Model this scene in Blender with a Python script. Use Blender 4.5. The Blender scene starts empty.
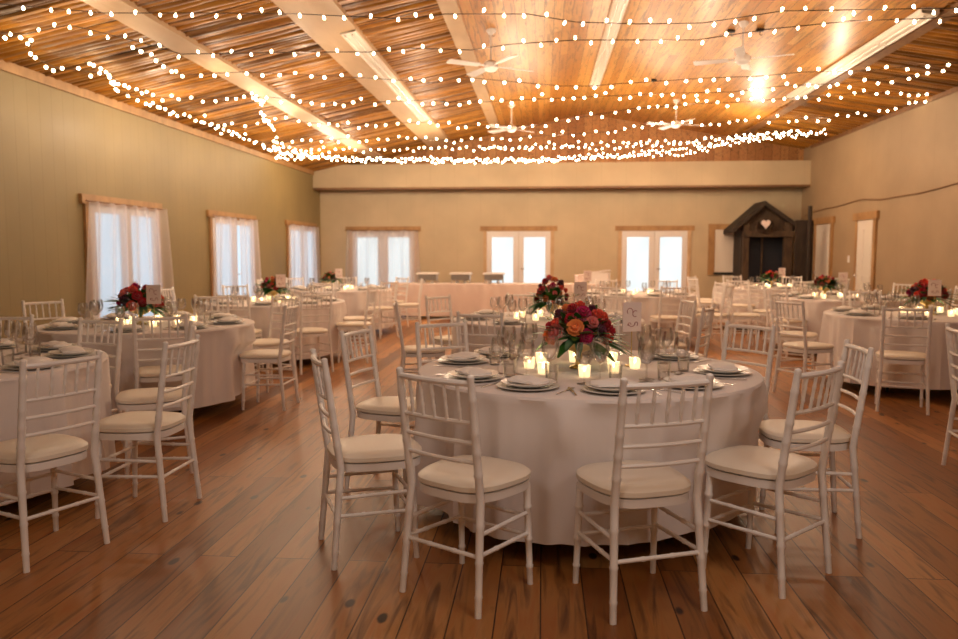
import bpy, bmesh, math, random
from mathutils import Vector, Matrix
random.seed(7)
PI = math.pi
SC = bpy.context.scene
COL = SC.collection
F, CX, CY, H = 780.0, 479.0, 319.5, 1.40
PITCH, YAW = math.radians(4.873), math.radians(4.674)
FWD = Vector((-math.sin(YAW)*math.cos(PITCH), math.cos(YAW)*math.cos(PITCH), -math.sin(PITCH)))
RGT = Vector((math.cos(YAW), math.sin(YAW), 0))
UP = RGT.cross(FWD)
EYE = Vector((0, 0, H))
def ray(px, py): return FWD + RGT*((px-CX)/F) - UP*((py-CY)/F)
def at(px, py, Y):
    d = ray(px, py); return EYE + d*(Y/d.y)
def proj(p):
    d = Vector(p)-EYE; z = d.dot(FWD)
    if z < .1: return (-9999, -9999)
    return (CX+F*d.dot(RGT)/z, CY-F*d.dot(UP)/z)
def in_view(p, m=40):
    x, y = proj(p); return -m < x < 958+m and -m < y < 639+m

# ------------------------------------------------------------------ room numbers
XL, XR, YB, YF = -5.77, 6.35, 20.0, -1.6
ZL, ZR = 3.45, 3.95
XRIDGE, ZRIDGE = 1.03, 4.86
SL = (ZRIDGE-ZL)/(XRIDGE-XL); SR = (ZRIDGE-ZR)/(XR-XRIDGE)
def ceil_z(x): return ZL+(x-XL)*SL if x < XRIDGE else ZR+(XR-x)*SR

# ------------------------------------------------------------------ materials
def mat(name):
    m = bpy.data.materials.new(name); m.use_nodes = True
    return m, m.node_tree.nodes, m.node_tree.links, m.node_tree.nodes['Principled BSDF']
def simple(name, col, rough=.5, metal=0, spec=.5, emit=None, es=0, trans=0, ior=1.45, sheen=0, sub=0):
    m, n, l, b = mat(name)
    b.inputs['Base Color'].default_value = (*col, 1); b.inputs['Roughness'].default_value = rough
    b.inputs['Metallic'].default_value = metal; b.inputs['Specular IOR Level'].default_value = spec
    b.inputs['IOR'].default_value = ior; b.inputs['Transmission Weight'].default_value = trans
    b.inputs['Sheen Weight'].default_value = sheen
    if emit: b.inputs['Emission Color'].default_value = (*emit, 1); b.inputs['Emission Strength'].default_value = es
    return m
def N(n, t, **k):
    x = n.new(t)
    for a, v in k.items(): setattr(x, a, v)
    return x
def coords(n, l, scale=(1,1,1), rot=(0,0,0)):
    tc = N(n, 'ShaderNodeTexCoord'); mp = N(n, 'ShaderNodeMapping')
    mp.inputs['Scale'].default_value = scale; mp.inputs['Rotation'].default_value = rot
    l.new(tc.outputs['Object'], mp.inputs['Vector']); return mp.outputs['Vector']
def ramp(n, l, src, stops):
    r = N(n, 'ShaderNodeValToRGB'); e = r.color_ramp.elements
    while len(e) < len(stops): e.new(.5)
    for i, (p, c) in enumerate(stops): e[i].position = p; e[i].color = (*c, 1)
    l.new(src, r.inputs[0]); return r.outputs[0]
def mixc(n, l, a, b, fac, mode='MIX'):
    m = N(n, 'ShaderNodeMix', data_type='RGBA', blend_type=mode)
    for s, v in ((6, a), (7, b), (0, fac)):
        if hasattr(v, 'links'): l.new(v, m.inputs[s])
        elif isinstance(v, tuple): m.inputs[s].default_value = (*v, 1)
        else: m.inputs[s].default_value = v
    return m.outputs[2]
def bump(n, l, b, h, st=.3, d=.01):
    x = N(n, 'ShaderNodeBump'); x.inputs['Strength'].default_value = st; x.inputs['Distance'].default_value = d
    l.new(h, x.inputs['Height']); l.new(x.outputs[0], b.inputs['Normal'])

def plank_mat(name, base, dark, light, width, length, rough=.35, knots=True, gap=.004, along='Y', bumpst=.25, knot_col=(.03,.012,.005)):
    m, n, l, b = mat(name)
    rz = PI/2 if along == 'Y' else 0
    v = coords(n, l, (1,1,1), (0, 0, rz))
    br = N(n, 'ShaderNodeTexBrick'); l.new(v, br.inputs['Vector'])
    br.offset = .37; br.offset_frequency = 2
    br.inputs['Color1'].default_value = (0,0,0,1); br.inputs['Color2'].default_value = (1,1,1,1); br.inputs['Mortar'].default_value = (.5,.5,.5,1)
    br.inputs['Scale'].default_value = 1; br.inputs['Mortar Size'].default_value = gap; br.inputs['Mortar Smooth'].default_value = .3
    br.inputs['Brick Width'].default_value = length; br.inputs['Row Height'].default_value = width
    base_c = ramp(n, l, br.outputs['Color'], [(0, dark), (.5, base), (1, light)])
    # grain stretched along the board
    s = (9, .8, 9) if along == 'Y' else (.8, 9, 9)
    g = coords(n, l, s); wo = N(n, 'ShaderNodeTexNoise'); wo.inputs['Scale'].default_value = 2.2; wo.inputs['Detail'].default_value = 6
    wo.inputs['Distortion'].default_value = 1.2
    add = N(n, 'ShaderNodeVectorMath', operation='ADD'); l.new(g, add.inputs[0])
    sc = N(n, 'ShaderNodeVectorMath', operation='SCALE'); l.new(br.outputs['Color'], sc.inputs[0]); sc.inputs['Scale'].default_value = 37
    l.new(sc.outputs[0], add.inputs[1]); l.new(add.outputs[0], wo.inputs['Vector'])
    gr = ramp(n, l, wo.outputs[0], [(.30, (.34,.28,.24)), (.50, (1,1,1)), (.72, (.95,.74,.58))])
    c = mixc(n, l, base_c, gr, .95, 'MULTIPLY')
    if knots:
        ks = (3.2, 1.5, 1) if along == 'Y' else (1.5, 3.2, 1)
        kv = coords(n, l, ks); vo = N(n, 'ShaderNodeTexVoronoi'); vo.inputs['Scale'].default_value = 1.75
        l.new(kv, vo.inputs['Vector'])
        nz = N(n, 'ShaderNodeTexNoise'); nz.inputs['Scale'].default_value = 14
        l.new(coords(n, l), nz.inputs['Vector'])
        mm = N(n, 'ShaderNodeMath', operation='MULTIPLY_ADD'); l.new(nz.outputs[0], mm.inputs[0]); mm.inputs[1].default_value = .07
        l.new(vo.outputs['Distance'], mm.inputs[2])
        kf = ramp(n, l, mm.outputs[0], [(.115, (1,1,1)), (.16, (0,0,0))])
        c = mixc(n, l, c, knot_col, kf)
    c = mixc(n, l, c, tuple(x*.18 for x in dark), br.outputs['Fac'])
    l.new(c, b.inputs['Base Color'])
    b.inputs['Roughness'].default_value = rough
    inv = N(n, 'ShaderNodeMath', operation='SUBTRACT'); inv.inputs[0].default_value = 1; l.new(br.outputs['Fac'], inv.inputs[1])
    bump(n, l, b, inv.outputs[0], bumpst, .006)
    return m
def wood(name, c1, c2, rough=.45, scale=(2,2,20), island=False, spec=.5):
    m, n, l, b = mat(name)
    w = N(n, 'ShaderNodeTexNoise'); w.inputs['Scale'].default_value = 1.5; w.inputs['Detail'].default_value = 5; w.inputs['Distortion'].default_value = .8
    l.new(coords(n, l, scale), w.inputs['Vector'])
    c = ramp(n, l, w.outputs[0], [(.3, c1), (.7, c2)])
    if island:
        g = N(n, 'ShaderNodeNewGeometry')
        v = ramp(n, l, g.outputs['Random Per Island'], [(0, (.28,.25,.24)), (.3, (.62,.6,.58)), (.75, (1.0,1.0,1.0)), (1, (1.25,1.2,1.05))])
        c = mixc(n, l, c, v, 1.0, 'MULTIPLY')
    l.new(c, b.inputs['Base Color']); b.inputs['Roughness'].default_value = rough; b.inputs['Specular IOR Level'].default_value = spec
    bump(n, l, b, w.outputs[0], .25, .01)
    return m
def wall_mat(name, col, groove=.2, axis='Y', rough=.42, depth=.35):
    m, n, l, b = mat(name)
    tc = N(n, 'ShaderNodeTexCoord'); sx = N(n, 'ShaderNodeSeparateXYZ'); l.new(tc.outputs['Object'], sx.inputs[0])
    a = N(n, 'ShaderNodeMath', operation='MODULO'); a.inputs[1].default_value = groove
    ab = N(n, 'ShaderNodeMath', operation='ADD'); ab.inputs[1].default_value = 100; l.new(sx.outputs[axis], ab.inputs[0])
    l.new(ab.outputs[0], a.inputs[0])
    f = ramp(n, l, a.outputs[0], [(0, (0,0,0)), (.012, (1,1,1))])
    nz = N(n, 'ShaderNodeTexNoise'); nz.inputs['Scale'].default_value = 1.3; nz.inputs['Detail'].default_value = 3
    l.new(tc.outputs['Object'], nz.inputs['Vector'])
    t = ramp(n, l, nz.outputs[0], [(.3, tuple(c*.9 for c in col)), (.7, tuple(c*1.06 for c in col))])
    l.new(mixc(n, l, tuple(c*.84 for c in col), t, f), b.inputs['Base Color'])
    b.inputs['Roughness'].default_value = rough
    bump(n, l, b, f, depth, .006)
    return m

M = {}
M['floor'] = plank_mat('floor_boards', (.33,.138,.034), (.18,.062,.014), (.47,.225,.072), .175, 3.4, rough=.40, gap=.0032)
M['ceil_plank'] = plank_mat('ceiling_boards', (.56,.265,.050), (.45,.19,.03), (.66,.36,.10), .13, 4.0, rough=.38, gap=.003, bumpst=.3, knots=False, knot_col=(.22,.08,.02))
M['slab'] = wood('bark_slabs', (.29,.112,.014), (.56,.255,.034), .42, (1.2,14,14), island=True)
M['void'] = simple('roof_void', (.045,.025,.012), .9)
M['beam'] = wood('beam_wood', (.50,.33,.18), (.60,.42,.25), .5, (3,.6,3))
M['gable'] = plank_mat('gable_boards', (.48,.22,.07), (.36,.15,.045), (.55,.28,.10), .2, 6, rough=.5, knots=False, gap=.004, along='Y')
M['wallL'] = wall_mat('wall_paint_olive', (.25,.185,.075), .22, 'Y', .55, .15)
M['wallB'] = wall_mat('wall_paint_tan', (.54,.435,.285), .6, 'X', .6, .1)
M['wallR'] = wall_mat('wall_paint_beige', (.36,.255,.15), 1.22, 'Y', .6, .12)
M['trim'] = wood('pine_trim', (.30,.16,.06), (.44,.25,.10), .5, (4,4,2))
M['trimdark'] = wood('dark_trim', (.16,.075,.03), (.26,.13,.05), .5, (4,4,2))
M['white'] = simple('chair_white', (.86,.83,.81), .32)
M['cush'] = simple('ivory_vinyl', (.84,.77,.66), .42)
M['doorwhite'] = simple('door_white', (.76,.73,.72), .4)
M['offdoor'] = simple('plain_door', (.72,.66,.58), .5)
M['metal'] = simple('steel', (.72,.70,.68), .22, 1)
M['pewter'] = simple('pewter', (.30,.28,.26), .35, .6)
M['gold'] = simple('gold', (.80,.62,.28), .28, 1)
M['black'] = simple('black_metal', (.02,.02,.02), .5)
M['ceramic'] = simple('ceramic', (.88,.86,.84), .18)
M['plate_rim'] = simple('charger_grey', (.70,.68,.64), .3, .0)
M['card'] = simple('card', (.86,.72,.68), .7)
M['ink'] = simple('ink', (.42,.17,.16), .7)
M['wax'] = simple('wax', (.95,.80,.55), .6, emit=(1,.70,.38), es=1.5)  # emission paints the candlelight into the wax
M['votive'] = simple('frosted_votive_glass_glow', (.9,.82,.68), .5, emit=(1,.72,.40), es=.5)  # candle glow put into the holder as emission, the glass itself is no lamp
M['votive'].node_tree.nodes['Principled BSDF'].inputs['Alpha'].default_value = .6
M['flame'] = simple('flame', (1,.8,.5), .5, emit=(1,.72,.38), es=42)
M['bulb'] = simple('bulb_glow', (1,.9,.7), .3, emit=(1,.80,.50), es=17)
M['socket'] = simple('socket', (.05,.03,.02), .6)
M['fixture'] = simple('fixture_enamel', (.86,.80,.70), .35)
M['tube'] = simple('tube', (.9,.87,.8), .25)
M['darkwood'] = wood('weathered_wood', (.016,.010,.007), (.042,.026,.016), .8, (8,8,1.5))
M['darkblue'] = simple('interior_shade_sheet', (.012,.014,.022), .7)  # near-black colour standing in for shade inside the hut
M['log'] = wood('log_wood', (.035,.020,.012), (.09,.052,.026), .8, (6,6,2))
M['stem'] = simple('stem_green', (.06,.16,.04), .6)
for k, c in {'rosered': (.50,.005,.02), 'magenta': (.58,.004,.13), 'coral': (.82,.10,.05), 'peach': (.90,.30,.08), 'blush': (.78,.22,.20), 'plum': (.13,.012,.045), 'cream': (.9,.78,.55)}.items():
    M[k] = simple('petal_'+k, c, .6, sheen=.3)
M['leaf'] = simple('leaf_green', (.02,.13,.015), .4)
M['leaf2'] = simple('leaf_grey_green', (.11,.24,.13), .5)
for m_ in (M['bulb'], M['flame'], M['wax'], M['votive']): m_.cycles.emission_sampling = 'NONE'

def fabric(name, col, tl=.12):
    m, n, l, b = mat(name)
    b.inputs['Base Color'].default_value = (*col, 1); b.inputs['Roughness'].default_value = .85; b.inputs['Sheen Weight'].default_value = .15
    v = coords(n, l, (1,1,1)); nz = N(n, 'ShaderNodeTexNoise'); nz.inputs['Scale'].default_value = 9; nz.inputs['Detail'].default_value = 3
    l.new(v, nz.inputs['Vector']); bump(n, l, b, nz.outputs[0], .12, .01)
    return m
M['cloth'] = fabric('linen_cloth', (.80,.745,.735))
M['napkin'] = fabric('napkin_cloth', (.90,.87,.85))
M['linen'] = fabric('bar_linen', (.80,.66,.60))

def glassmat():
    m, n, l, b = mat('clear_glass')
    n.remove(b)
    tr = N(n, 'ShaderNodeBsdfTransparent'); tr.inputs[0].default_value = (.985,.98,.975,1)
    gl = N(n, 'ShaderNodeBsdfGlossy'); gl.inputs['Roughness'].default_value = .05
    lw = N(n, 'ShaderNodeLayerWeight'); lw.inputs[0].default_value = .35
    mx = N(n, 'ShaderNodeMixShader')
    mr = N(n, 'ShaderNodeMapRange'); mr.inputs[3].default_value = .05; mr.inputs[4].default_value = .5
    l.new(lw.outputs['Fresnel'], mr.inputs[0]); l.new(mr.outputs[0], mx.inputs[0])
    l.new(tr.outputs[0], mx.inputs[1]); l.new(gl.outputs[0], mx.inputs[2])
    l.new(mx.outputs[0], n['Material Output'].inputs[0]); return m
M['glass'] = glassmat()
def sheer():
    m, n, l, b = mat('sheer_curtain'); n.remove(b)
    tr = N(n, 'ShaderNodeBsdfTransparent'); tl = N(n, 'ShaderNodeBsdfTranslucent'); df = N(n, 'ShaderNodeBsdfDiffuse')
    tl.inputs[0].default_value = (.86,.84,.88,1); df.inputs[0].default_value = (.80,.78,.82,1)
    a = N(n, 'ShaderNodeMixShader'); a.inputs[0].default_value = .5
    l.new(tl.outputs[0], a.inputs[1]); l.new(df.outputs[0], a.inputs[2])
    c = N(n, 'ShaderNodeMixShader')
    lw = N(n, 'ShaderNodeLayerWeight'); lw.inputs[0].default_value = .5
    mr = N(n, 'ShaderNodeMapRange'); mr.inputs[3].default_value = .38; mr.inputs[4].default_value = .9
    l.new(lw.outputs['Facing'], mr.inputs[0]); l.new(mr.outputs[0], c.inputs[0])
    l.new(tr.outputs[0], c.inputs[1]); l.new(a.outputs[0], c.inputs[2])
    l.new(c.outputs[0], n['Material Output'].inputs[0]); return m
M['sheer'] = sheer()
def pane(name, col, st):
    m, n, l, b = mat(name)
    b.inputs['Base Color'].default_value = (.12,.13,.14,1); b.inputs['Roughness'].default_value = .25
    v = coords(n, l, (1,1,.7)); nz = N(n, 'ShaderNodeTexNoise'); nz.inputs['Scale'].default_value = 1.2
    l.new(v, nz.inputs['Vector'])
    c = ramp(n, l, nz.outputs[0], [(.3, tuple(x*.82 for x in col)), (.7, col)])
    l.new(c, b.inputs['Emission Color']); b.inputs['Emission Strength'].default_value = st
    return m
M['pane'] = pane('daylit_frosted_glass', (.80,.91,.93), .88)
M['paneL'] = pane('daylit_frosted_glass_blue', (.58,.76,.90), .85)

# ------------------------------------------------------------------ mesh helpers
def box(bm, x0, x1, y0, y1, z0, z1, mtx=None):
    vs = [bm.verts.new((x, y, z)) for z in (z0, z1) for y in (y0, y1) for x in (x0, x1)]
    for f in ((0,2,3,1),(4,5,7,6),(0,1,5,4),(2,6,7,3),(0,4,6,2),(1,3,7,5)): bm.faces.new([vs[i] for i in f])
    if mtx:
        for v in vs: v.co = mtx @ v.co
    return vs
def quad(bm, *p):
    return bm.faces.new([bm.verts.new(q) for q in p])
def tube(bm, pts, radii, seg=8, cap=True):
    pts = [Vector(p) for p in pts]
    if not isinstance(radii, (list, tuple)): radii = [radii]*len(pts)
    rings = []; t0 = (pts[1]-pts[0]).normalized()
    u = t0.orthogonal().normalized()
    for i, p in enumerate(pts):
        t = (pts[min(i+1, len(pts)-1)]-pts[max(i-1, 0)]).normalized()
        u = (u-t*u.dot(t)).normalized(); w = t.cross(u)
        rings.append([bm.verts.new(p+(u*math.cos(a)+w*math.sin(a))*radii[i]) for a in [2*PI*k/seg for k in range(seg)]])
    for a, b in zip(rings, rings[1:]):
        for k in range(seg): bm.faces.new((a[k], a[(k+1)%seg], b[(k+1)%seg], b[k]))
    if cap: bm.faces.new(rings[0][::-1]); bm.faces.new(rings[-1])
def lathe(bm, prof, seg=20, c=(0,0,0), cap0=True, cap1=True):
    rings = []
    for r, z in prof:
        rings.append([bm.verts.new((c[0]+r*math.cos(2*PI*k/seg), c[1]+r*math.sin(2*PI*k/seg), c[2]+z)) for k in range(seg)])
    for a, b in zip(rings, rings[1:]):
        for k in range(seg): bm.faces.new((a[k], a[(k+1)%seg], b[(k+1)%seg], b[k]))
    if cap0 and prof[0][0] > 1e-4: bm.faces.new(rings[0][::-1])
    if cap1 and prof[-1][0] > 1e-4: bm.faces.new(rings[-1])
def obj(name, bm, m, parent=None, smooth=True, loc=None, recalc=True):
    if recalc: bmesh.ops.recalc_face_normals(bm, faces=bm.faces[:])
    me = bpy.data.meshes.new(name); bm.to_mesh(me); bm.free()
    me.materials.append(m)
    if smooth:
        me.polygons.foreach_set('use_smooth', [True]*len(me.polygons))
        try: me.set_sharp_from_angle(angle=math.radians(38))
        except Exception: pass
    o = bpy.data.objects.new(name, me); COL.objects.link(o)
    if parent: o.parent = parent
    if loc: o.location = loc
    return o
def tag(o, label=None, cat=None, group=None, kind=None):
    if label: o['label'] = label
    if cat: o['category'] = cat
    if group: o['group'] = group
    if kind: o['kind'] = kind
    return o
def thing(name, loc=(0,0,0), rz=0, label=None, cat=None, group=None):
    o = bpy.data.objects.new(name, None); COL.objects.link(o); o.empty_display_size = .1
    o.location = loc; o.rotation_euler = (0, 0, rz); return tag(o, label, cat, group)
KIDS = {}
def freeze(root):
    """remember a prototype's children once, so copying is quick"""
    ch = {}
    for o in bpy.data.objects:
        if o.parent: ch.setdefault(o.parent.name, []).append(o)
    KIDS.clear(); KIDS.update(ch)
def copy_tree(o, parent=None):
    c = o.copy(); COL.objects.link(c)
    if parent: c.parent = parent
    for k in KIDS.get(o.name, []): copy_tree(k, c)
    return c
class Proto:
    """first use moves the prototype itself, later uses copy it with its parts"""
    def __init__(s, root): s.root = root; s.used = False
    def put(s, loc, rz=0, label=None, cat=None, group=None, tilt=None, scale=None):
        o = s.root if not s.used else copy_tree(s.root)
        s.used = True
        o.location = loc; o.rotation_euler = (tilt or (0, 0))+(rz,) if tilt else (0, 0, rz)
        if scale: o.scale = (scale,)*3
        elif o is not s.root: o.scale = (1,1,1)
        return tag(o, label, cat, group)
def struct(name, bm, m, smooth=False):
    return tag(obj(name, bm, m, None, smooth), kind='structure')

# ------------------------------------------------------------------ room shell
bm = bmesh.new(); box(bm, XL-.2, XR+.2, YF-.2, YB+.2, -.12, 0); struct('floor', bm, M['floor'])
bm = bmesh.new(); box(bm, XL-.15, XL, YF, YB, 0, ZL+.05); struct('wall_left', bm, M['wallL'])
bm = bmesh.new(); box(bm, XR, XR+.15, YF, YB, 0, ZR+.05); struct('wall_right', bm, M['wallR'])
bm = bmesh.new(); box(bm, XL-.15, XR+.15, YB, YB+.15, 0, 3.35); struct('wall_back', bm, M['wallB'])
bm = bmesh.new(); box(bm, XL-.15, XR+.15, YF-.15, YF, 0, 5.0); struct('wall_front', bm, M['wallB'])
# gable boards above the soffit
bm = bmesh.new()
vs = [bm.verts.new(p) for p in ((XL,YB-.02,3.3),(XR,YB-.02,3.3),(XR,YB-.02,ZR),(XRIDGE,YB-.02,ZRIDGE),(XL,YB-.02,ZL))]
bm.faces.new(vs)
g = struct('wall_gable', bm, M['gable'])
# soffit box along the back wall
bm = bmesh.new(); box(bm, XL, XR, YB-.6, YB-.03, 3.03, 3.60)
struct('trim_1', bm, M['wallB'])
bm = bmesh.new(); box(bm, XL, XR, YB-.62, YB-.03, 2.985, 3.028)
struct('trim_2', bm, M['trimdark'])
# ceiling: plank field over the middle, split slabs crosswise at both sides
def ceil_bay(x0, x1, m, name):
    bm = bmesh.new()
    xs = [x0, x1] if not (x0 < XRIDGE < x1) else [x0, XRIDGE, x1]
    for a, b in zip(xs, xs[1:]):
        quad(bm, (a, YF, ceil_z(a)), (b, YF, ceil_z(b)), (b, YB, ceil_z(b)), (a, YB, ceil_z(a)))
        quad(bm, (a, YF, ceil_z(a)+.12), (b, YF, ceil_z(b)+.12), (b, YB, ceil_z(b)+.12), (a, YB, ceil_z(a)+.12))
    return struct(name, bm, m)
ceil_bay(-1.17, 4.62, M['ceil_plank'], 'ceiling')
ceil_bay(XL-.1, -1.17, M['void'], 'ceiling.001').location.z = .05
ceil_bay(4.62, XR+.1, M['void'], 'ceiling.002').location.z = .05
def slabs(x0, x1, name, wmin=.055, wmax=.12, seed=1):
    rnd = random.Random(seed); bm = bmesh.new(); y = YF+.05
    n = max(3, int((x1-x0)/.28))
    while y < YB-.05:
        w = rnd.uniform(wmin, wmax); gap = rnd.uniform(.004, .022); th = rnd.uniform(.012, .04)
        sk = rnd.uniform(-.03, .03); ph = rnd.uniform(0, 6); rows = []
        xa = x0-rnd.uniform(-.015, .03); xb = x1+rnd.uniform(-.015, .03)
        for i in range(n+1):
            x = xa+(xb-xa)*i/n; z = ceil_z(x)+.012
            a = y+sk*i/n+.010*math.sin(ph+i*1.3)+rnd.uniform(-.008, .008); b = y+w+sk*i/n+.010*math.sin(ph+1+i*1.1)+rnd.uniform(-.008, .008)
            mid = (a+b)/2; t2 = th*(.8+.3*rnd.random())
            rows.append([bm.verts.new(q) for q in ((x,a,z),(x,a+w*.2,z-t2*.8),(x,mid,z-t2),(x,b-w*.2,z-t2*.8),(x,b,z))])
        for r, s in zip(rows, rows[1:]):
            for k in range(4): bm.faces.new((r[k], r[k+1], s[k+1], s[k]))
        y += w+gap
    o = struct(name, bm, M['slab'], smooth=True)
    return o
for i, (a, b) in enumerate(((XL, -4.22), (-3.99, -2.80), (-2.30, -1.17), (4.62, XR))): slabs(a, b, 'ceiling.%03d' % (i+3), seed=i+1)
def slope_box(bm, x0, x1, y0, y1, dz0, dz1):
    vs = [bm.verts.new((x, y, ceil_z(x)+d)) for d in (dz0, dz1) for y in (y0, y1) for x in (x0, x1)]
    for f in ((0,2,3,1),(4,5,7,6),(0,1,5,4),(2,6,7,3),(0,4,6,2),(1,3,7,5)): bm.faces.new([vs[i] for i in f])
for i, (a, b, d) in enumerate(((-4.24, -3.97, .06), (-2.82, -2.28, .06), (-1.27, -1.06, .025))):
    bm = bmesh.new(); slope_box(bm, a, b, YF, YB-.1, -d, .0)
    struct('trim_%d' % (i+3), bm, M['beam'])
bm = bmesh.new(); slope_box(bm, 4.66, 4.80, YF, YB-.1, -.05, 0); struct('trim_6', bm, M['trimdark'])
bm = bmesh.new(); box(bm, XL, XL+.035, YF, YB-.6, ZL-.11, ZL-.0); struct('trim_7', bm, M['trim'])
bm = bmesh.new(); box(bm, XR-.035, XR, YF, YB-.6, ZR-.07, ZR-.0); struct('trim_8', bm, M['trimdark'])
bm = bmesh.new(); box(bm, XL, XL+.02, YF, YB, 0, .12); struct('baseboard_left', bm, M['trim'])
bm = bmesh.new(); box(bm, XR-.02, XR, YF, YB, 0, .12); struct('baseboard_right', bm, M['trim'])

# fluorescent fixtures
def ceiling_light(x, y0, y1, label):
    t = thing('ceiling_light', (x, (y0+y1)/2, ceil_z(x)), 0, label, 'ceiling light')
    h = (y1-y0)/2; sl = SL if x < XRIDGE-.2 else (-SR if x > XRIDGE+.2 else 0)
    bm = bmesh.new()
    for p in (((-.11,-h,-.045),(.11,-h,-.045),(.11,h,-.045),(-.11,h,-.045)), ((-.11,-h,-.045),(-.11,h,-.045),(-.085,h,-.085),(-.085,-h,-.085)), ((.11,-h,-.045),(.11,h,-.045),(.085,h,-.085),(.085,-h,-.085)), ((-.085,-h,-.085),(.085,-h,-.085),(.085,h,-.085),(-.085,h,-.085)), ((-.11,-h,-.045),(.11,-h,-.045),(.085,-h,-.085),(-.085,-h,-.085)), ((-.11,h,-.045),(.11,h,-.045),(.085,h,-.085),(-.085,h,-.085))):
        quad(bm, *[(q[0], q[1], q[2]+sl*q[0]) for q in p])
    box(bm, -.1, .1, -h, h, -.06, .0)
    bmesh.ops.remove_doubles(bm, verts=bm.verts, dist=1e-5)
    obj('housing', bm, M['fixture'], t, False)
    for s in (-.045, .045):
        bm = bmesh.new(); k = -h+.05
        while k < h-.1:
            e = min(k+1.18, h-.05); tube(bm, [(s,k,-.10+sl*s),(s,e,-.10+sl*s)], .013, 8); k += 1.24
        obj('tube_lamp', bm, M['tube'], t)
ceiling_light(-2.39, 9.6, 15.9, 'long white fluorescent fixture beside the wide pale beam on the window-wall slope')
ceiling_light(XRIDGE, 8.4, 16.4, 'long white fluorescent fixture running along the ridge of the plank ceiling')
ceiling_light(4.50, 9.8, 14.9, 'long white fluorescent fixture on the slope above the door wall')

# ceiling fans
def ceiling_fan():
    t = thing('ceiling_fan')
    bm = bmesh.new(); lathe(bm, [(.0,.0),(.07,0),(.065,-.03),(.03,-.07),(.013,-.08)], 16); obj('canopy_cup', bm, M['doorwhite'], t)
    bm = bmesh.new(); tube(bm, [(0,0,-.06),(0,0,-.44)], .013, 8); obj('rod', bm, M['doorwhite'], t)
    bm = bmesh.new(); lathe(bm, [(.02,-.42),(.06,-.43),(.10,-.46),(.10,-.53),(.06,-.57),(.0,-.58)], 18); obj('motor', bm, M['doorwhite'], t)
    for k in range(4):
        a = k*PI/2+.35; bm = bmesh.new()
        mt = Matrix.Rotation(a, 4, 'Z') @ Matrix.Translation((0,0,-.50)) @ Matrix.Rotation(.2, 4, 'X')
        box(bm, .09, .2, -.02, .02, -.004, .004, mt); vs = [bm.verts.new(mt @ Vector(p)) for p in ((.19,-.05,-.005),(.64,-.07,-.005),(.66,-.05,-.005),(.66,.05,-.005),(.64,.07,-.005),(.19,.05,-.005))]
        vt = [bm.verts.new(mt @ Vector((0,0,.010)) + v.co - mt @ Vector((0,0,0))) for v in vs]
        bm.faces.new(vs[::-1]); bm.faces.new(vt)
        for i in range(6): bm.faces.new((vs[i], vs[(i+1)%6], vt[(i+1)%6], vt[i]))
        obj('blade', bm, M['doorwhite'], t, False)
    return t
fan = ceiling_fan(); freeze(fan); fp = Proto(fan)
for x, y, r, s in ((-.74,11.1,.2,'on the window-wall slope before the ridge fixture ends'), (2.73,11.3,.9,'on the door-wall slope before the ridge fixture ends'), (-.68,16.7,.5,'on the window-wall slope beyond the ridge fixture'), (2.74,16.8,.0,'on the door-wall slope beyond the ridge fixture')):
    fp.put((x, y, ceil_z(x)), r, 'white four-blade ceiling fan '+s, 'ceiling fan', 'white ceiling fans')

# ------------------------------------------------------------------ french doors
def french_door(name, wall, c, w, h, panem, header=True, dark_left=False, glz=(.2, 1.92)):
    """wall 'B' back or 'L' left; c = centre along the wall, w = clear width, h = door top"""
    if wall == 'B': t = thing(name, (c, YB, 0), 0)
    else: t = thing(name, (XL, c, 0), PI/2)      # local -Y looks into the room: +X world
    tag(t, kind='structure')
    bm = bmesh.new()
    for s in (-1, 1): box(bm, s*w/2-.0 if s > 0 else -w/2-.09, s*w/2+.09 if s > 0 else -w/2, -.035, 0, 0, h)
    obj('door_casing', bm, M['trim'] if wall == 'L' else M['beam'], t, False)
    bm = bmesh.new(); box(bm, -w/2-.17, w/2+.17, -.045, 0, h, h+.12); obj('door_header', bm, M['trim'], t, False)
    for s in (-1, 1):
        bm = bmesh.new()
        x0, x1 = (-w/2, -.005) if s < 0 else (.005, w/2)
        st = .13
        box(bm, x0, x0+st, -.03, 0, .0, h-.01); box(bm, x1-st, x1, -.03, 0, .0, h-.01)
        box(bm, x0+st, x1-st, -.03, 0, .0, glz[0]); box(bm, x0+st, x1-st, -.03, 0, glz[1], h-.01)
        d = obj('door_leaf', bm, M['doorwhite'], t, False)
        bm = bmesh.new(); quad(bm, (x0+st,-.008,glz[0]),(x1-st,-.008,glz[0]),(x1-st,-.008,glz[1]),(x0+st,-.008,glz[1])); obj('pane', bm, panem, d, False)
    bm = bmesh.new(); tube(bm, [(.06,-.03,1.0),(.06,-.07,1.0),(.15,-.075,1.0)], .009, 8); obj('door_handle', bm, M['metal'], t)
    return t
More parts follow.
